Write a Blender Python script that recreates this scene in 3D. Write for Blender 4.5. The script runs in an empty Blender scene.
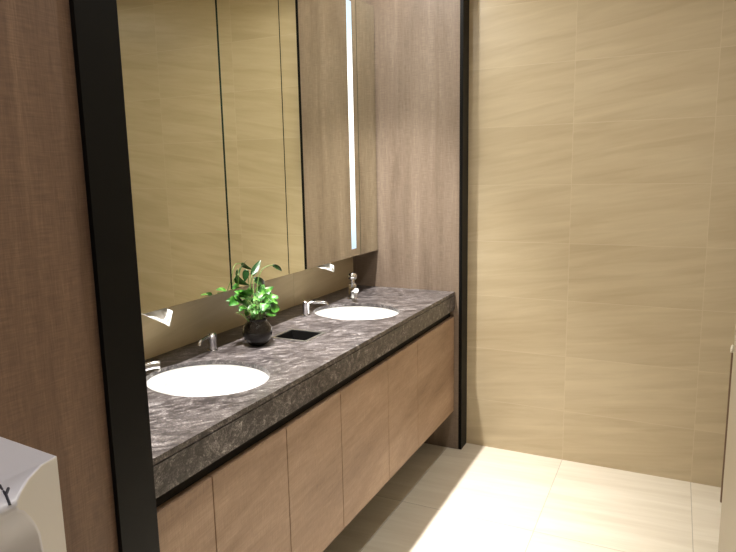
import bpy, bmesh, math, random
from mathutils import Vector, Matrix
random.seed(7)
PI = math.pi
C = bpy.context.scene.collection
sc = bpy.context.scene

# ------------------------------------------------------------------ materials
class N:
    def __init__(s, name):
        m = s.m = bpy.data.materials.new(name); m.use_nodes = True
        s.t = m.node_tree; s.n = s.t.nodes; s.p = s.n['Principled BSDF']; s.k = 0
    def node(s, kind, **kw):
        a = s.n.new(kind); s.k += 1; a.location = (-200*s.k, 0)
        for q, v in kw.items(): setattr(a, q, v)
        return a
    def link(s, a, b): s.t.links.new(a, b)
    def put(s, sock, v):
        if hasattr(v, 'is_linked') or hasattr(v, 'links'): s.link(v, sock)
        else: sock.default_value = v
    def math(s, op, a, b=0.0, c=None):
        q = s.node('ShaderNodeMath', operation=op)
        s.put(q.inputs[0], a); s.put(q.inputs[1], b)
        if c is not None: s.put(q.inputs[2], c)
        return q.outputs[0]
    def coords(s):
        q = s.node('ShaderNodeTexCoord'); sp = s.node('ShaderNodeSeparateXYZ')
        s.link(q.outputs['Object'], sp.inputs[0]); return sp.outputs
    def vec(s, x, y, z):
        q = s.node('ShaderNodeCombineXYZ')
        for i, v in enumerate((x, y, z)): s.put(q.inputs[i], v)
        return q.outputs[0]
    def noise(s, v, scale=1.0, detail=4.0, rough=.55, dist=0.0):
        q = s.node('ShaderNodeTexNoise'); s.link(v, q.inputs['Vector'])
        q.inputs['Scale'].default_value = scale; q.inputs['Detail'].default_value = detail
        q.inputs['Roughness'].default_value = rough; q.inputs['Distortion'].default_value = dist
        return q.outputs[0]
    def ramp(s, f, stops):
        q = s.node('ShaderNodeValToRGB'); s.link(f, q.inputs[0]); e = q.color_ramp.elements
        while len(e) < len(stops): e.new(.5)
        for i, (p, c) in enumerate(stops):
            e[i].position = p; e[i].color = (c[0], c[1], c[2], 1) if len(c) == 3 else c
        return q.outputs[0]
    def mix(s, f, a, b, mode='MIX'):
        q = s.node('ShaderNodeMix', data_type='RGBA', blend_type=mode)
        s.put(q.inputs[0], f)
        for i, v in ((6, a), (7, b)):
            if isinstance(v, tuple): q.inputs[i].default_value = (v[0], v[1], v[2], 1)
            else: s.link(v, q.inputs[i])
        return q.outputs[2]
    def base(s, c, rough=.5, **kw):
        p = s.p
        if isinstance(c, tuple): p.inputs['Base Color'].default_value = (c[0], c[1], c[2], 1)
        else: s.link(c, p.inputs['Base Color'])
        s.put(p.inputs['Roughness'], rough)
        for q, v in kw.items(): s.put(p.inputs[q.replace('_', ' ')], v)
        return s.m

def srgb(r, g, b):
    f = lambda v: (v/255/12.92) if v/255 <= .04045 else ((v/255+.055)/1.055)**2.4
    return (f(r), f(g), f(b))

def plain(name, c, rough=.5, **kw): return N(name).base(c, rough, **kw)

def tile(name, ua, va, u0, du, v0, dv, lo, hi, grout, angle, w=.0012, rough=.35, amp=1.0, gmix=.6):
    s = N(name); c = s.coords(); u, v = c[ua], c[va]
    a = s.math('DIVIDE', s.math('SUBTRACT', u, u0), du); b = s.math('DIVIDE', s.math('SUBTRACT', v, v0), dv)
    ia, ib = s.math('FLOOR', a), s.math('FLOOR', b)
    fa, fb = s.math('FRACT', a), s.math('FRACT', b)
    ea = s.math('MULTIPLY', s.math('MINIMUM', fa, s.math('SUBTRACT', 1.0, fa)), du)
    eb = s.math('MULTIPLY', s.math('MINIMUM', fb, s.math('SUBTRACT', 1.0, fb)), dv)
    g = s.math('LESS_THAN', s.math('MINIMUM', ea, eb), w)
    wn = s.node('ShaderNodeTexWhiteNoise', noise_dimensions='2D')
    s.link(s.vec(ia, ib, 0.0), wn.inputs['Vector'])
    r = wn.outputs['Value']
    ca, sa = math.cos(angle), math.sin(angle)
    p = s.math('ADD', s.math('MULTIPLY', u, ca), s.math('MULTIPLY', v, sa))
    q = s.math('SUBTRACT', s.math('MULTIPLY', v, ca), s.math('MULTIPLY', u, sa))
    off = s.math('MULTIPLY', r, 37.0)
    f1 = s.noise(s.vec(s.math('MULTIPLY', p, 1.6), s.math('MULTIPLY', q, 17.0), off), 1.0, 5, .6, .5)
    f2 = s.noise(s.vec(s.math('MULTIPLY', p, 6.0), s.math('MULTIPLY', q, 60.0), off), 1.0, 3, .6)
    f = s.math('ADD', s.math('MULTIPLY', f1, .85), s.math('MULTIPLY', f2, .15))
    f = s.math('ADD', f, s.math('MULTIPLY', s.math('SUBTRACT', r, .5), .06*amp))
    col = s.ramp(f, [(.30, lo), (.66, hi)])
    col = s.mix(s.math('MULTIPLY', g, gmix), col, grout)
    return s.base(col, rough)

def wood(name, ga, ta, stops, sg=.9, st=16.0, thread=.10, slant=0.0, rough=.5, off=0.0):
    # ga: axis along the grain, ta: axis across it; fine woven threads run both ways
    s = N(name); c = s.coords(); g, t = c[ga], c[ta]
    t = s.math('ADD', t, s.math('MULTIPLY', g, slant))
    f1 = s.noise(s.vec(s.math('MULTIPLY', g, sg), s.math('MULTIPLY', t, st), off), 1.0, 5, .55, .6)
    f2 = s.noise(s.vec(s.math('MULTIPLY', g, sg*5), s.math('MULTIPLY', t, st*9), off+3.0), 1.0, 3, .6)
    f3 = s.noise(s.vec(s.math('MULTIPLY', g, 380.0), s.math('MULTIPLY', t, 22.0), off), 1.0, 2, .6)
    f4 = s.noise(s.vec(s.math('MULTIPLY', g, 22.0), s.math('MULTIPLY', t, 380.0), off+9.0), 1.0, 2, .6)
    f = s.math('ADD', s.math('MULTIPLY', f1, .62), s.math('MULTIPLY', f2, .2))
    f = s.math('ADD', f, s.math('MULTIPLY', s.math('ADD', f3, f4), .09))
    col = s.ramp(f, stops)
    d = s.math('MULTIPLY', s.math('SUBTRACT', s.math('ADD', f3, f4), 1.0), thread*3)
    col = s.mix(1.0, col, s.vec(s.math('ADD', 1.0, d), s.math('ADD', 1.0, d), s.math('ADD', 1.0, d)), 'MULTIPLY')
    bp = s.node('ShaderNodeBump'); bp.inputs['Strength'].default_value = .12; bp.inputs['Distance'].default_value = .002
    s.link(s.math('ADD', f3, f4), bp.inputs['Height']); s.link(bp.outputs[0], s.p.inputs['Normal'])
    return s.base(col, rough)

def granite(name):
    s = N(name); c = s.coords()
    x, y, z = c[0], c[1], c[2]
    k = .55
    p = s.math('ADD', s.math('MULTIPLY', y, math.cos(k)), s.math('MULTIPLY', x, math.sin(k)))
    q = s.math('SUBTRACT', s.math('MULTIPLY', x, math.cos(k)), s.math('MULTIPLY', y, math.sin(k)))
    v = s.vec(s.math('MULTIPLY', p, 3.5), s.math('MULTIPLY', q, 9.0), s.math('MULTIPLY', z, 9.0))
    w = s.noise(v, 1.0, 4, .6, 1.2)
    v2 = s.vec(s.math('ADD', s.math('MULTIPLY', p, 22.0), s.math('MULTIPLY', w, 4.0)), s.math('ADD', s.math('MULTIPLY', q, 62.0), s.math('MULTIPLY', w, 6.0)), s.math('MULTIPLY', z, 40.0))
    a = s.noise(v2, 1.0, 6, .68, .7)
    b = s.noise(s.vec(s.math('MULTIPLY', x, 210.0), s.math('MULTIPLY', y, 210.0), s.math('MULTIPLY', z, 210.0)), 1.0, 3, .7)
    f = s.math('ADD', s.math('MULTIPLY', a, .54), s.math('MULTIPLY', b, .32))
    f = s.math('ADD', f, s.math('MULTIPLY', w, .14))
    col = s.ramp(f, [(.35, srgb(18, 16, 17)), (.44, srgb(48, 43, 44)), (.52, srgb(82, 76, 76)), (.59, srgb(138, 132, 132)), (.67, srgb(224, 221, 221))])
    return s.base(col, .3)

M = {}
M['wall_tile'] = tile('beige stone wall tile', 0, 2, .525-.6*5, .6, .268-.29*3, .29, srgb(192, 174, 142), srgb(210, 194, 163), srgb(228, 214, 190), .15, gmix=.4)
M['wall_tile_side'] = tile('beige stone wall tile along', 1, 2, .1, .6, .268-.29*3, .29, srgb(192, 174, 142), srgb(210, 194, 163), srgb(228, 214, 190), .15, gmix=.4)
M['splash'] = tile('beige backsplash tile', 1, 2, 2.50-1.2*3, 1.2, .268-.29*3, .87, srgb(194, 174, 136), srgb(212, 194, 157), srgb(150, 132, 104), .12)
M['floor_tile'] = tile('cream floor tile', 0, 1, .524-.6*5, .6, 2.486-1.2*3, 1.2, srgb(222, 212, 194), srgb(240, 232, 217), srgb(120, 106, 88), .06, w=.0014, rough=.35, gmix=.55)
W1 = [(.30, srgb(104, 88, 75)), (.45, srgb(130, 113, 98)), (.55, srgb(140, 123, 108)), (.70, srgb(160, 143, 128))]
W1_DIM = [(.30, srgb(84, 61, 49)), (.44, srgb(112, 87, 70)), (.56, srgb(124, 98, 80)), (.70, srgb(144, 117, 97))]  # end panel laminate again, darkened for the weaker light on the left wall
W2 = [(.30, srgb(124, 98, 79)), (.45, srgb(154, 126, 103)), (.55, srgb(166, 138, 115)), (.70, srgb(186, 158, 134))]
M['wood_x'] = wood('grey brown wood laminate', 2, 0, W1, st=9.0, off=2.0, thread=.15)
M['wood_y_dim'] = wood('brown wood laminate', 2, 1, W1_DIM, st=11.0, off=5.0, thread=.2)  # left wall: same laminate as the end panel, dim light put into its browns
M['wood_door'] = wood('tan wood laminate', 1, 2, W2, sg=1.5, st=8.0, slant=-.10, off=1.0, thread=.13)
M['granite'] = granite('dark veined granite')
M['black'] = plain('black powder coated metal', srgb(13, 13, 13), .4, Specular_IOR_Level=.15)
M['dark'] = plain('dark recess', srgb(22, 20, 18), .8)
M['carcass'] = plain('dark cabinet carcass', srgb(20, 17, 14), .8)
M['paint'] = plain('white ceiling paint', srgb(225, 220, 210), .9)
M['ceramic'] = plain('white ceramic', (.86, .86, .85), .12, Coat_Weight=.5)
M['plastic'] = plain('white dryer plastic', srgb(218, 218, 230), .28)  # cool light on the hood put into the white as a blue cast
M['cheek'] = plain('warm-lit dryer plastic', srgb(220, 217, 213), .35)  # same plastic as the hood; the side's warmer light is put into its colour
M['ink'] = plain('dark blue print', srgb(32, 30, 52), .5)
M['chrome'] = plain('chrome', (.82, .83, .85), .07, Metallic=1.0)
M['steel'] = plain('brushed steel', (.58, .57, .55), .3, Metallic=1.0)
M['mirror'] = plain('mirror', (.80, .80, .68), .0, Metallic=1.0)
M['glass_edge'] = plain('green glass edge', srgb(30, 42, 33), .2)
M['paper'] = plain('white tissue', srgb(245, 244, 240), .9)
M['leaf'] = None
s = N('dark wet soil and roots'); c = s.coords()
f = s.noise(s.vec(s.math('MULTIPLY', c[0], 60.0), s.math('MULTIPLY', c[1], 60.0), s.math('MULTIPLY', c[2], 30.0)), 1.0, 4, .7, 1.5)
M['soil'] = s.base(s.ramp(f, [(.42, srgb(16, 10, 8)), (.58, srgb(48, 32, 24)), (.72, srgb(104, 78, 60))]), .9, Specular_IOR_Level=.1)
s = N('green pothos leaf'); c = s.coords()
f = s.noise(s.vec(s.math('MULTIPLY', c[0], 38.0), s.math('MULTIPLY', c[1], 38.0), s.math('MULTIPLY', c[2], 38.0)), 1.0, 2, .5)
M['leaf'] = s.base(s.ramp(f, [(.36, srgb(30, 78, 22)), (.54, srgb(62, 120, 38)), (.72, srgb(112, 158, 74))]), .38, Transmission_Weight=0.0, Subsurface_Weight=0.0)
M['leaf_dark'] = plain('dark green leaf', srgb(24, 62, 24), .35)
M['stem'] = plain('pale green stem', srgb(96, 126, 62), .5)
M['soil'] = plain('dark wet soil', srgb(20, 13, 10), .9, Specular_IOR_Level=.1)
M['vase_glass'] = plain('clear glass', (.95, .97, .96), .0, Transmission_Weight=1.0, IOR=1.33)
M['beige_panel'] = plain('pale beige partition laminate', srgb(180, 170, 152), .5)
M['pale'] = plain('pale cap', srgb(244, 236, 220), .4)
M['brown_edge'] = plain('brown edge', srgb(120, 94, 72), .5)
s = N('frosted mirror light')
z = s.coords()[2]
d = s.math('DIVIDE', s.math('ABSOLUTE', s.math('SUBTRACT', z, 1.72)), .60)
cr = s.ramp(d, [(.0, (1, 1, 1)), (.60, (.86, .97, 1.0)), (.77, (.42, .68, .84)), (1.0, (.22, .40, .55))])
s.link(cr, s.p.inputs['Emission Color']); s.p.inputs['Emission Strength'].default_value = 1.15
M['strip'] = s.base((.5, .5, .5), .5)

# ------------------------------------------------------------------ mesh helpers
def box(bm, x0, x1, y0, y1, z0, z1):
    v = [bm.verts.new((x, y, z)) for x in (x0, x1) for y in (y0, y1) for z in (z0, z1)]
    for f in ((0, 1, 3, 2), (4, 6, 7, 5), (0, 4, 5, 1), (2, 3, 7, 6), (0, 2, 6, 4), (1, 5, 7, 3)):
        bm.faces.new([v[i] for i in f])

def lathe(bm, prof, seg=40, sx=1.0, sy=1.0, c=(0, 0, 0), mat=None):
    rings = []
    for r, z in prof:
        if r < 1e-6: rings.append([bm.verts.new((c[0], c[1], c[2]+z))])
        else: rings.append([bm.verts.new((c[0]+r*sx*math.cos(2*PI*i/seg), c[1]+r*sy*math.sin(2*PI*i/seg), c[2]+z)) for i in range(seg)])
    new = [v for r in rings for v in r]
    for a, b in zip(rings, rings[1:]):
        for i in range(seg):
            j = (i+1) % seg
            if len(a) == 1 and len(b) == 1: continue
            if len(a) == 1: bm.faces.new((a[0], b[i], b[j]))
            elif len(b) == 1: bm.faces.new((a[i], a[j], b[0]))
            else: bm.faces.new((a[i], a[j], b[j], b[i]))
    if mat is not None:
        for v in new: v.co = mat @ v.co
    return new

def tube(bm, pts, rad, seg=10, cap=True):
    pts = [Vector(p) for p in pts]; n = len(pts)
    rs = rad if isinstance(rad, (list, tuple)) else [rad]*n
    up = None; rings = []
    for i, p in enumerate(pts):
        t = (pts[min(i+1, n-1)]-pts[max(i-1, 0)]).normalized()
        if up is None:
            up = t.orthogonal().normalized()
        up = (up-t*up.dot(t)).normalized(); w = t.cross(up)
        rings.append([bm.verts.new(p+rs[i]*(up*math.cos(2*PI*k/seg)+w*math.sin(2*PI*k/seg))) for k in range(seg)])
    for a, b in zip(rings, rings[1:]):
        for k in range(seg):
            j = (k+1) % seg; bm.faces.new((a[k], a[j], b[j], b[k]))
    if cap:
        bm.faces.new(rings[0][::-1]); bm.faces.new(rings[-1])

def spline(pts, n=8):
    pts = [Vector(p) for p in pts]; out = []
    q = [pts[0]*2-pts[1]]+pts+[pts[-1]*2-pts[-2]]
    for i in range(1, len(q)-2):
        for k in range(n):
            t = k/n; a, b, c_, d_ = q[i-1:i+3]
            out.append(.5*((2*b)+(c_-a)*t+(2*a-5*b+4*c_-d_)*t*t+(3*b-a-3*c_+d_)*t**3))
    out.append(pts[-1]); return out

def obj(name, bm, mat, parent=None, bevel=0.0, smooth=False, seg=2, flat_angle=None):
    bmesh.ops.recalc_face_normals(bm, faces=bm.faces[:])
    me = bpy.data.meshes.new(name); bm.to_mesh(me); bm.free()
    o = bpy.data.objects.new(name, me); C.objects.link(o)
    for m in (mat if isinstance(mat, (list, tuple)) else [mat]): me.materials.append(m)
    if smooth:
        for p in me.polygons: p.use_smooth = True
        if flat_angle: me.set_sharp_from_angle(angle=flat_angle)
    if bevel:
        b = o.modifiers.new('bevel', 'BEVEL'); b.width = bevel; b.segments = seg; b.limit_method = 'ANGLE'; b.angle_limit = .6
    if parent is not None: o.parent = parent
    return o

def thing(name, label, cat, loc=(0, 0, 0), group=None, rz=0.0):
    o = bpy.data.objects.new(name, None); C.objects.link(o); o.empty_display_size = .05
    o.location = loc; o.rotation_euler = (0, 0, rz); o['label'] = label; o['category'] = cat
    if group: o['group'] = group
    return o

def struct(name, bm, mat, **kw):
    o = obj(name, bm, mat, **kw); o['kind'] = 'structure'; return o

def sbox(name, mat, *b, **kw):
    bm = bmesh.new(); box(bm, *b); return struct(name, bm, mat, **kw)

def pbox(name, mat, parent, *b, **kw):
    bm = bmesh.new(); box(bm, *b); return obj(name, bm, mat, parent, **kw)

def copy_tree(o, parent=None):
    c = o.copy(); C.objects.link(c)
    if parent is not None: c.parent = parent
    for ch in list(o.children): copy_tree(ch, c)
    return c

# ------------------------------------------------------------------ setting
YE, YW, YN0, YN1 = 3.12, 3.217, .842, .943       # alcove end panel, far tile wall, near black upright
XB, XM = -.634, -.476                             # alcove back wall, mirror face
ZC = 2.70
sbox('floor', M['floor_tile'], -.75, 2.7, -1.7, YW+.1, -.08, 0)
sbox('ceiling', M['paint'], -.75, 2.7, -1.7, YW+.1, ZC, ZC+.08)
sbox('wall_far', M['wall_tile'], -.75, 2.7, YW, YW+.1, 0, ZC)
sbox('wall_left', M['wood_y_dim'], -.112, -.012, -1.6, YN0, 0, ZC)
sbox('wall_alcove_near', M['wood_x'], XB, -.012, YN0, YN1, 0, ZC)
sbox('wall_alcove_back', M['splash'], XB-.1, XB, YN1-.1, YW, 0, ZC)
sbox('wall_alcove_end', M['wood_x'], XB, -.012, YE, YW, 0, ZC)
sbox('wall_right', M['beige_panel'], 1.2, 1.32, -1.6, 2.495, 0, ZC)
sbox('wall_passage', M['wall_tile_side'], 2.6, 2.7, -1.6, YW, 0, ZC)
sbox('wall_near', M['wall_tile'], -.112, 2.7, -1.7, -1.6, 0, ZC)
sbox('trim_1', M['black'], -.012, .0, YN0, YN1, 0, ZC, bevel=.001)
sbox('trim_2', M['black'], -.012, .005, YE, YW, 0, ZC, bevel=.001)

# ------------------------------------------------------------------ countertop
SINKS = [(-.308, 1.485), (-.305, 2.51)]
SB, SA = .203, .174                                  # bowl half-axes in x and y
HX0, HX1, HY0, HY1 = -.388, -.246, 1.968, 2.098    # waste opening
ZT = .877
def slab(z0, z1, x0, x1, y0, y1):
    bm = bmesh.new(); box(bm, x0, x1, y0, y1, z0, z1)
    bmesh.ops.recalc_face_normals(bm, faces=bm.faces[:])
    me = bpy.data.meshes.new('tmp'); bm.to_mesh(me); bm.free()
    o = bpy.data.objects.new('tmp', me); C.objects.link(o); cut = []
    for cx, cy in SINKS:
        bm = bmesh.new(); lathe(bm, [(0, z0-.05), (1, z0-.05), (1, z1+.05), (0, z1+.05)], 96, SB, SA, (cx, cy, 0)); cut.append(bm)
    bm = bmesh.new(); box(bm, HX0, HX1, HY0, HY1, z0-.05, z1+.05); cut.append(bm)
    obs = []
    for bm in cut:
        bmesh.ops.recalc_face_normals(bm, faces=bm.faces[:])
        m2 = bpy.data.meshes.new('cut'); bm.to_mesh(m2); bm.free()
        q = bpy.data.objects.new('cut', m2); C.objects.link(q); obs.append(q)
        mod = o.modifiers.new('b', 'BOOLEAN'); mod.operation = 'DIFFERENCE'; mod.object = q; mod.solver = 'EXACT'
    dg = bpy.context.evaluated_depsgraph_get()
    res = bpy.data.meshes.new_from_object(o.evaluated_get(dg))
    for q in obs+[o]: bpy.data.objects.remove(q, do_unlink=True)
    bm = bmesh.new(); bm.from_mesh(res); return bm
top = thing('vanity_countertop', 'long dark grey veined granite countertop along the mirror with two sink cut-outs', 'countertop', (0, 0, 0))
slab_o = obj('countertop_slab', slab(  .8615, ZT, XB+.001, -.033, YN1+.001, YE-.003), M['granite'], top)
pbox('apron', M['granite'], top, -.055, -.033, YN1+.001, YE-.003, .781, .8585, bevel=.001)

# ------------------------------------------------------------------ wall hung cabinet
cab = thing('vanity_cabinet', 'wall-hung wooden vanity cabinet with a row of tan doors under the granite countertop', 'cabinet', (0, 0, 0))
ca = bmesh.new()
y0, y1, zb = YN1+.004, YE-.006, .228
box(ca, XB+.003, -.058, y0, y1, zb, zb+.018)
box(ca, XB+.003, XB+.02, y0, y1, zb+.018, .78)
box(ca, XB+.02, -.058, y0, y0+.018, zb+.018, .78)
box(ca, XB+.02, -.058, y1-.018, y1, zb+.018, .78)
box(ca, -.076, -.058, y0+.018, y1-.018, .70, .78)
obj('carcass', ca, M['carcass'], cab)
seams = [YN1+.004, 1.167, 1.508, 1.852, 2.258, 2.588, YE-.006]
for a, b in zip(seams, seams[1:]):
    pbox('door', M['wood_door'], cab, -.0555, -.035, a+.0017, b-.0017, .222, .744, bevel=.0012)

# ------------------------------------------------------------------ sinks
def sink(i, label):
    cx, cy = SINKS[i]
    r = thing('sink', label, 'sink', (cx, cy, .72), 'undermount sinks')
    bm = bmesh.new(); prof = []
    for k in range(15):
        t = k/14*PI/2
        prof.append((1.015*math.sin(t)**.75 if k else .12, .14*(1-math.cos(t)**1.0)))
    prof[0] = (.12, 0)
    prof += [(1.09, .1405), (1.09, .125), (1.03, .118)]
    for k in range(12, -1, -1):
        t = k/14*PI/2
        prof.append((max(.12, 1.015*math.sin(t)**.75+.05), .14*(1-math.cos(t))-.012))
    lathe(bm, prof, 64, SB, SA); obj('bowl', bm, M['ceramic'], r, smooth=True, flat_angle=.9)
    bm = bmesh.new(); lathe(bm, [(0, .004), (.016, .004), (.021, .006), (.023, .002), (.021, -.03), (0, -.03)], 32)
    obj('drain', bm, M['chrome'], r, smooth=True, flat_angle=.7)
    return r
sink(0, 'white oval sink nearest the camera, beside the left black upright')
sink(1, 'white oval sink at the far end of the countertop near the wood end panel')

# ------------------------------------------------------------------ taps and soap spouts
def faucet(x, y, ang, label):
    r = thing('faucet', label, 'faucet', (x, y, ZT+.0005), 'chrome faucets', ang)
    bm = bmesh.new()
    lathe(bm, [(0, 0), (.027, 0), (.027, .004), (.022, .008), (.020, .05), (.019, .078), (.014, .082), (0, .083)], 32)
    obj('body', bm, M['chrome'], r, smooth=True, flat_angle=.7)
    bm = bmesh.new()
    tube(bm, [(.008, 0, .050), (.04, 0, .058), (.075, 0, .062), (.095, 0, .060)], [.012, .012, .0125, .013], 20)
    sp = obj('spout', bm, M['chrome'], r, smooth=True, flat_angle=.7)
    bm = bmesh.new(); lathe(bm, [(0, -.006), (.009, -.006), (.009, 0), (0, 0)], 20, mat=Matrix.Translation((.088, 0, .0475)))
    obj('aerator', bm, M['steel'], sp)
    bm = bmesh.new()
    lathe(bm, [(0, .083), (.011, .083), (.011, .100), (.020, .104), (.0245, .115), (.021, .127), (.012, .133), (0, .134)], 28)
    tube(bm, [(.0, 0, .116), (-.025, 0, .121), (-.036, 0, .124)], [.006, .005, .004], 10)
    obj('handle', bm, M['chrome'], r, smooth=True, flat_angle=.9)
    return r
faucet(-.455, 1.30, math.radians(52), 'chrome faucet at the near sink, mostly hidden behind the left black upright')
faucet(-.450, 2.754, math.radians(-52), 'upright chrome faucet at the far sink, near the wood end panel')

def soap(x, y, ang, label):
    r = thing('soap_dispenser', label, 'soap dispenser', (x, y, ZT+.0005), 'deck mounted soap spouts', ang)
    bm = bmesh.new()
    lathe(bm, [(0, 0), (.020, 0), (.020, .004), (.0150, .006), (.0145, .040), (.0165, .043), (.0168, .062), (.013, .067), (0, .068)], 28)
    obj('body', bm, M['chrome'], r, smooth=True, flat_angle=.6)
    bm = bmesh.new()
    tube(bm, spline([(.008, 0, .058), (.04, 0, .060), (.075, 0, .059), (.092, 0, .055), (.098, 0, .044)], 5), .0058, 14)
    sp = obj('spout', bm, M['chrome'], r, smooth=True, flat_angle=.8)
    return r
soap(-.490, 1.728, math.radians(-76), 'small chrome soap spout to the right of the near sink, left of the potted plant')
soap(-.474, 2.345, math.radians(28), 'small chrome soap spout between the waste opening and the far sink')

# ------------------------------------------------------------------ waste opening in the counter
wt = thing('waste_chute', 'square dark waste opening with a thin steel rim set in the countertop between the sinks', 'waste bin', (0, 0, 0))
bm = bmesh.new(); e = .012
for b in ((HX0-e, HX1+e, HY0-e, HY0+.001), (HX0-e, HX1+e, HY1-.001, HY1+e), (HX0-e, HX0+.001, HY0+.001, HY1-.001), (HX1-.001, HX1+e, HY0+.001, HY1-.001)):
    box(bm, *b, ZT+.0003, ZT+.0022)
obj('rim', bm, M['steel'], wt)
bm = bmesh.new(); q = .002
for b in ((HX0+q, HX1-q, HY0+q, HY0+q+.001), (HX0+q, HX1-q, HY1-q-.001, HY1-q), (HX0+q, HX0+q+.001, HY0+.003, HY1-.003), (HX1-q-.001, HX1-q, HY0+.003, HY1-.003)):
    box(bm, *b, .62, ZT)
box(bm, HX0+q, HX1-q, HY0+q, HY1-q, .615, .62)
obj('chute', bm, plain('black chute lining', srgb(22, 21, 20), .5), wt)

# ------------------------------------------------------------------ mirror cabinet
ZM0, ZM1 = 1.083, 2.353
mc = thing('mirror_cabinet', 'wide wall mirror cabinet of five mirrored doors above the granite countertop', 'mirror', (0, 0, 0))
bm = bmesh.new(); box(bm, XB+.002, XM-.021, YN1+.003, YE-.003, ZM0+.012, ZM1-.004); obj('cabinet_body', bm, M['dark'], mc)
ms = [YN1+.003, 1.152, 1.837, 2.225, 2.907, YE-.005]
gaps = [0, .0022, .0050, .0032, .0022, 0]
doors = []
for i in range(5):
    a, b = ms[i]+gaps[i], ms[i+1]-gaps[i+1]
    bm = bmesh.new(); box(bm, XM-.018, XM, a, b, ZM0, ZM1)
    for f in bm.faces: f.material_index = 1
    bm.faces.ensure_lookup_table(); bm.normal_update()
    for f in bm.faces:
        if all(abs(v.co.x-XM) < 1e-5 for v in f.verts): f.material_index = 0
    doors.append(obj('mirror_door', bm, [M['mirror'], M['glass_edge']], mc))
d = pbox('light_strip', M['strip'], doors[3], XM-.001, XM+.0006, 2.806, 2.856, 1.122, 2.322)
d['label'] = 'glowing bluish white vertical light strip in the mirror'

# ------------------------------------------------------------------ tissues hanging from the slots under the mirror
def tissue(x, y, pts, label):
    bm = bmesh.new()
    for k, dx in ((0, 0.0), (1, .012)):
        g = []
        for i, (a, za, zb2) in enumerate(pts):
            row = []
            for j in range(5):
                t = j/4
                row.append(bm.verts.new((.045*t*t-.4*dx*(.4+t)+.003*math.sin(i*1.7+k*2+t*2.4), a*(.97 if k else 1), za+(zb2-za)*t*(.86 if k else 1))))
            g.append(row)
        for r0, r1 in zip(g, g[1:]):
            for j in range(4): bm.faces.new((r0[j], r0[j+1], r1[j+1], r1[j]))
    o = obj('tissue', bm, M['paper'], smooth=True)
    sd = o.modifiers.new('thick', 'SOLIDIFY'); sd.thickness = .0006
    o.location = (x, y, ZM0); o['label'] = label; o['category'] = 'tissue'; o['group'] = 'tissues under the mirror'
    return o
tissue(-.505, 1.43, [(-.035, .009, .0), (-.01, .009, -.017), (.015, .009, -.030), (.04, .009, -.045), (.062, .009, -.060), (.074, .009, -.042), (.082, .009, -.012)],
       'white tissue hanging below the mirror edge, beside the left black upright')
tissue(-.505, 2.49, [(-.015, .009, -.012), (.01, .009, -.017), (.035, .009, -.024), (.06, .009, -.032), (.085, .009, -.042), (.105, .009, -.046), (.098, .009, -.012)],
       'white tissue hanging below the mirror edge above the far sink')

# ------------------------------------------------------------------ potted pothos
VX, VY, VZ = -.385, 1.860, ZT+.0005
pl = thing('potted_plant', 'green leafy plant growing in a round glass vase on the granite countertop', 'plant', (VX, VY, VZ))
bm = bmesh.new()
outer = [(0, 0), (.028, 0), (.040, .010), (.051, .026), (.056, .048), (.053, .068), (.044, .083), (.036, .091), (.037, .099), (.041, .104)]
inner = [(.0395, .1035), (.0345, .099), (.0335, .091), (.0415, .082), (.0505, .067), (.0535, .048), (.0485, .027), (.038, .013), (.026, .004), (0, .004)]
lathe(bm, outer+inner, 48); obj('vase', bm, M['vase_glass'], pl, smooth=True)
bm = bmesh.new()
lathe(bm, [(0, .0045), (.025, .0045), (.037, .0135), (.0478, .0275), (.0528, .048), (.0499, .0665), (.0412, .0815), (.0334, .090), (.0335, .096), (0, .098)], 48)
obj('soil', bm, M['soil'], pl, smooth=True)
O = Vector((VX, VY, VZ))
def leaf(bm, a, b, w, nrm, curl=.25, n=8, m=3):
    a, b = Vector(a)-O, Vector(b)-O
    d = b-a; L = d.length; d.normalize()
    nr = Vector(nrm); nr = (nr-d*nr.dot(d)).normalized(); sd = d.cross(nr)
    rows = []
    for i in range(n+1):
        t = i/n
        wd = w*.5*(math.sin(PI*min(1, t**.62))**.8 if 0 < t < 1 else .0)
        p = a+d*(L*t)+nr*(-curl*L*(t-.35)**2)
        if t == 0: p = a+d*(L*.03)
        rows.append([bm.verts.new(p+sd*wd*(j/m)+nr*(abs(j)/m)**1.5*wd*.28) for j in range(-m, m+1)] if wd else [bm.verts.new(p)])
    # heart shaped lobes at the base
    if len(rows[1]) > 1:
        for j, v in enumerate(rows[1]):
            q = abs(j-m)/m; v.co -= d*(L*.16*math.sin(PI*min(1, q*1.1)))
    for r0, r1 in zip(rows, rows[1:]):
        if len(r0) == 1:
            for j in range(2*m): bm.faces.new((r0[0], r1[j], r1[j+1]))
        elif len(r1) == 1:
            for j in range(2*m): bm.faces.new((r0[j], r0[j+1], r1[0]))
        else:
            for j in range(2*m): bm.faces.new((r0[j], r0[j+1], r1[j+1], r1[j]))
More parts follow.
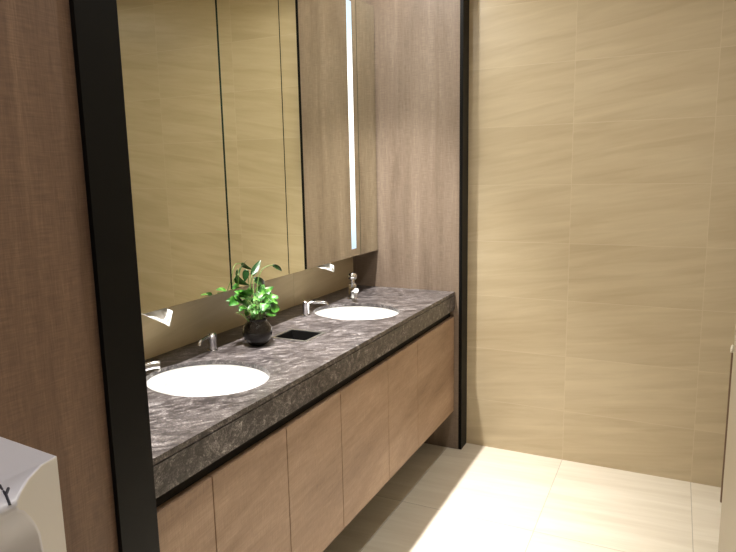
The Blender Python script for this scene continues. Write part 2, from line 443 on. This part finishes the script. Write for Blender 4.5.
LV = [((-0.435, 1.879, 1.051), (-0.425, 1.824, 1.094), 0.046),
    ((-0.45, 1.826, 1.052), (-0.436, 1.774, 1.042), 0.035),
    ((-0.42, 1.882, 1.028), (-0.41, 1.84, 1.013), 0.033),
    ((-0.41, 1.888, 1.04), (-0.39, 1.93, 1.059), 0.039),
    ((-0.39, 1.904, 1.034), (-0.375, 1.965, 1.038), 0.04),
    ((-0.4, 1.916, 1.008), (-0.375, 1.962, 0.979), 0.04),
    ((-0.45, 1.937, 1.043), (-0.446, 1.896, 1.08), 0.037),
    ((-0.38, 1.928, 1.023), (-0.37, 1.985, 1.027), 0.037),
    ((-0.4, 1.878, 1.011), (-0.385, 1.839, 0.991), 0.035),
    ((-0.462, 2.02, 1.035), (-0.46, 2.082, 1.06), 0.035),
    ((-0.36, 1.911, 1.008), (-0.35, 1.968, 0.998), 0.032),
    ((-0.39, 1.878, 1.024), (-0.375, 1.908, 0.979), 0.037),
    ((-0.43, 1.961, 1.04), (-0.42, 2.01, 1.059), 0.033),
    ((-0.36, 1.854, 1.051), (-0.352, 1.807, 1.068), 0.032),
    ((-0.45, 1.999, 0.967), (-0.44, 2.078, 0.94), 0.025),
    ((-0.41, 1.971, 1.024), (-0.39, 2.011, 0.993), 0.037),
    ((-0.39, 1.831, 1.053), (-0.384, 1.777, 1.072), 0.032),
    ((-0.37, 1.901, 1.029), (-0.356, 1.851, 1.009), 0.032),
    ((-0.462, 1.98, 1.05), (-0.462, 2.03, 1.062), 0.032),
    ((-0.45, 1.875, 1.05), (-0.443, 1.815, 1.077), 0.032),
    ((-0.462, 1.915, 1.037), (-0.462, 1.855, 1.082), 0.035),
    ((-0.462, 1.881, 1.03), (-0.462, 1.8, 1.06), 0.032),
    ((-0.42, 1.928, 1.054), (-0.41, 1.949, 1.09), 0.035),
    ((-0.4, 1.95, 1.002), (-0.38, 1.993, 0.971), 0.033)]
for k in range(22):
    t, h = random.uniform(0, 6.28), random.uniform(-.035, .035)
    p = Vector((-.405+.035*math.cos(t), 1.905+.075*math.sin(t), 1.025+h))
    p.x = min(max(p.x, -.455), -.36)
    q_ = p+Vector((.012*math.cos(t), .030*math.sin(t), random.uniform(-.02, .025)))
    LV.append((tuple(p), tuple(q_), random.uniform(.028, .038)))
bm = bmesh.new()
view = Vector((.60, -.70, .45))
for i, (a, b, w) in enumerate(LV):
    nr = (view+Vector((random.uniform(-.65, .65), random.uniform(-.65, .65), random.uniform(-.1, .8))))
    leaf(bm, a, b, w*1.15, nr, random.uniform(.15, .6))
fo = obj('foliage', bm, M['leaf'], pl, smooth=True)
bm = bmesh.new()
leaf(bm, (-.445, 1.924, 1.127), (-.440, 1.980, 1.182), .026, view, .3)
leaf(bm, (-.455, 1.905, 1.150), (-.458, 1.893, 1.105), .026, view, .3)
leaf(bm, (-.43, 1.915, 1.114), (-.415, 1.992, 1.076), .030, view, .7)
leaf(bm, (-.40, 2.0, 1.156), (-.39, 2.066, 1.124), .018, view, .5)
df = obj('foliage', bm, M['leaf_dark'], pl, smooth=True)
df['label'] = 'darker upright leaves rising above the rest'
bm = bmesh.new()
def stem(pts, r=.0016):
    tube(bm, spline([Vector(p)-O for p in pts], 5), r, 6)
for i, (a, b, w) in enumerate(LV):
    t = random.uniform(0, 6.28)
    s0 = Vector((VX+.020*math.cos(t), VY+.020*math.sin(t), VZ+.075)); a = Vector(a)
    mid = s0.lerp(a, .5)+Vector((0, 0, .014)); mid.x = VX+(mid.x-VX)*.8; mid.y = VY+(mid.y-VY)*.8
    stem([s0, mid, a], .0013)
stem([(-.40, 1.87, .955), (-.445, 1.905, 1.046), (-.445, 1.924, 1.130)], .0018)
stem([(-.445, 1.905, 1.046), (-.452, 1.910, 1.11), (-.455, 1.905, 1.150)], .0014)
stem([(-.39, 1.87, .955), (-.42, 1.895, 1.061), (-.43, 1.915, 1.114)], .0016)
stem([(-.375, 1.85, .955), (-.41, 1.905, 1.082), (-.41, 1.935, 1.143), (-.40, 1.967, 1.158), (-.40, 2.0, 1.156)], .0016)
stem([(-.395, 1.845, .955), (-.40, 1.80, 1.0), (-.40, 1.765, 1.018)], .0022)
obj('stems', bm, M['stem'], pl, smooth=True)

# ------------------------------------------------------------------ hand dryer
dr = thing('hand_dryer', 'white plastic hand dryer mounted on the brown wood wall in front of the black upright', 'hand dryer', (0, 0, 0))
prof = [(0, 1.103), (.46, 1.124), (.82, 1.132), (1.02, 1.131), (1.12, 1.127), (1.15, 1.120), (1.10, 1.112), (1.0, 1.102), (.88, 1.083), (.77, 1.062), (.70, 1.045), (.67, 1.017), (.66, .96), (.66, .90), (.72, .868), (.85, .852), (.95, .838), (.96, .825), (.88, .80), (.6, .765), (0, .745)]
YR, YL = .573, .165
bm = bmesh.new()
R_ = [bm.verts.new((.2+.1*s_, YR-.123*s_, z_)) for s_, z_ in prof]
L_ = [bm.verts.new((.2+.1*s_, YL+.123*s_, z_)) for s_, z_ in prof]
for i in range(len(prof)-1): bm.faces.new((R_[i], R_[i+1], L_[i+1], L_[i]))
xw = -.0118
wr = [bm.verts.new((xw, YR, 1.117)), bm.verts.new((xw, YR, .745))]
wl = [bm.verts.new((xw, YL, 1.117)), bm.verts.new((xw, YL, .745))]
bm.faces.new((wr[0], R_[0], L_[0], wl[0])); bm.faces.new((wr[1], wl[1], L_[-1], R_[-1])); bm.faces.new((wr[0], wl[0], wl[1], wr[1]))
bm.faces.new((wr[0], wr[1], R_[-1], R_[0])); bm.faces.new((wl[0], L_[0], L_[-1], wl[1]))
cr_ = bm.faces.new(R_); cl_ = bm.faces.new(L_[::-1])
for f in (cr_, cl_): f.material_index = 1
body = obj('housing', bm, [M['plastic'], M['cheek']], dr, smooth=True, flat_angle=.6, bevel=.003, seg=3)
bm = bmesh.new()
tube(bm, spline([(.2581, .4497, 1.1272), (.278, .440, 1.130), (.2955, .4325, 1.1318), (.3055, .428, 1.1300), (.3125, .4253, 1.1262)], 5), .0016, 8)
tube(bm, spline([(.284, .4434, 1.1322), (.290, .438, 1.1322), (.2955, .4325, 1.1318)], 5), .0018, 8)
lt = obj('lettering', bm, M['ink'], dr); lt['label'] = 'dark blue lettering on the white hood'

# ------------------------------------------------------------------ thin plate at the end of the right wall
ep = thing('edge_panel', 'thin dark-edged panel with a pale top corner at the end of the right partition', 'panel', (1.1972, 2.55, .25))
pbox('plate', M['brown_edge'], ep, .002, .05, 0, .012, 0, .585, bevel=.002)
pbox('bracket', M['brown_edge'], ep, .028, .048, -.0548, .0, .02, .565)
bm = bmesh.new(); lathe(bm, [(0, .585), (.006, .585), (.0062, .600), (.004, .611), (0, .614)], 16, mat=Matrix.Translation((.004, .005, 0)))
obj('corner_cap', bm, M['pale'], ep, smooth=True)

# ------------------------------------------------------------------ lights
def spot(x, y, z, w, ang, blend, r, col=(1, .965, .91), rot=(0, 0, 0)):
    l = bpy.data.lights.new('downlight', 'SPOT'); l.energy = w; l.spot_size = math.radians(ang); l.spot_blend = blend
    l.shadow_soft_size = r; l.color = col
    o = bpy.data.objects.new('downlight', l); o.location = (x, y, z); o.rotation_euler = rot; C.objects.link(o); return o
def area(x, y, z, sx, sy, w, col=(1, .955, .89), rot=(0, 0, 0)):  # soft ambient fill, added without any real fixture behind it
    l = bpy.data.lights.new('fill_area', 'AREA'); l.shape = 'RECTANGLE'; l.size = sx; l.size_y = sy; l.energy = w; l.color = col
    o = bpy.data.objects.new('fill_area', l); o.location = (x, y, z); o.rotation_euler = rot; C.objects.link(o); return o
for y in (1.50, 2.54):
    spot(-.315, y, 2.62, 300, 74, 1.0, .025)
    spot(-.315, y, 2.62, 17, 172, .3, .035)
for y in (.25, 1.9):
    spot(.45, y, ZC-.02, 17 if y < 1 else 42, 150, 1.0, .03)
area(.65, .6, ZC-.01, .5, 2.6, 3.0)  # added corridor fill
area(1.95, 2.0, ZC-.01, .5, 1.6, 8)  # added passage fill, lifts the ambient light on the far wall

w = bpy.data.worlds.new('w'); sc.world = w; w.use_nodes = True
w.node_tree.nodes['Background'].inputs[0].default_value = (.02, .018, .015, 1)

# ------------------------------------------------------------------ camera
cam = bpy.data.cameras.new('camera'); co = bpy.data.objects.new('camera', cam); C.objects.link(co)
f_, yaw, pitch, roll = 628.478692, .457098545, .161735168, -.0192653628
F = Vector((-math.sin(yaw)*math.cos(pitch), math.cos(yaw)*math.cos(pitch), -math.sin(pitch)))
Rr = Vector((math.cos(yaw), math.sin(yaw), 0)); U = Rr.cross(F)
R2 = Rr*math.cos(roll)+U*math.sin(roll); U2 = U*math.cos(roll)-Rr*math.sin(roll)
mt = Matrix((R2, U2, -F)).transposed().to_4x4(); mt.translation = (.99267, 0, 1.5)
co.matrix_world = mt
cam.sensor_fit = 'HORIZONTAL'; cam.sensor_width = 36; cam.lens = f_/736*36; cam.clip_start = .02
sc.camera = co

vs = sc.view_settings
vs.view_transform = 'Standard'; vs.look = 'None'; vs.gamma = 1; vs.use_curve_mapping = False; vs.exposure = 0.1
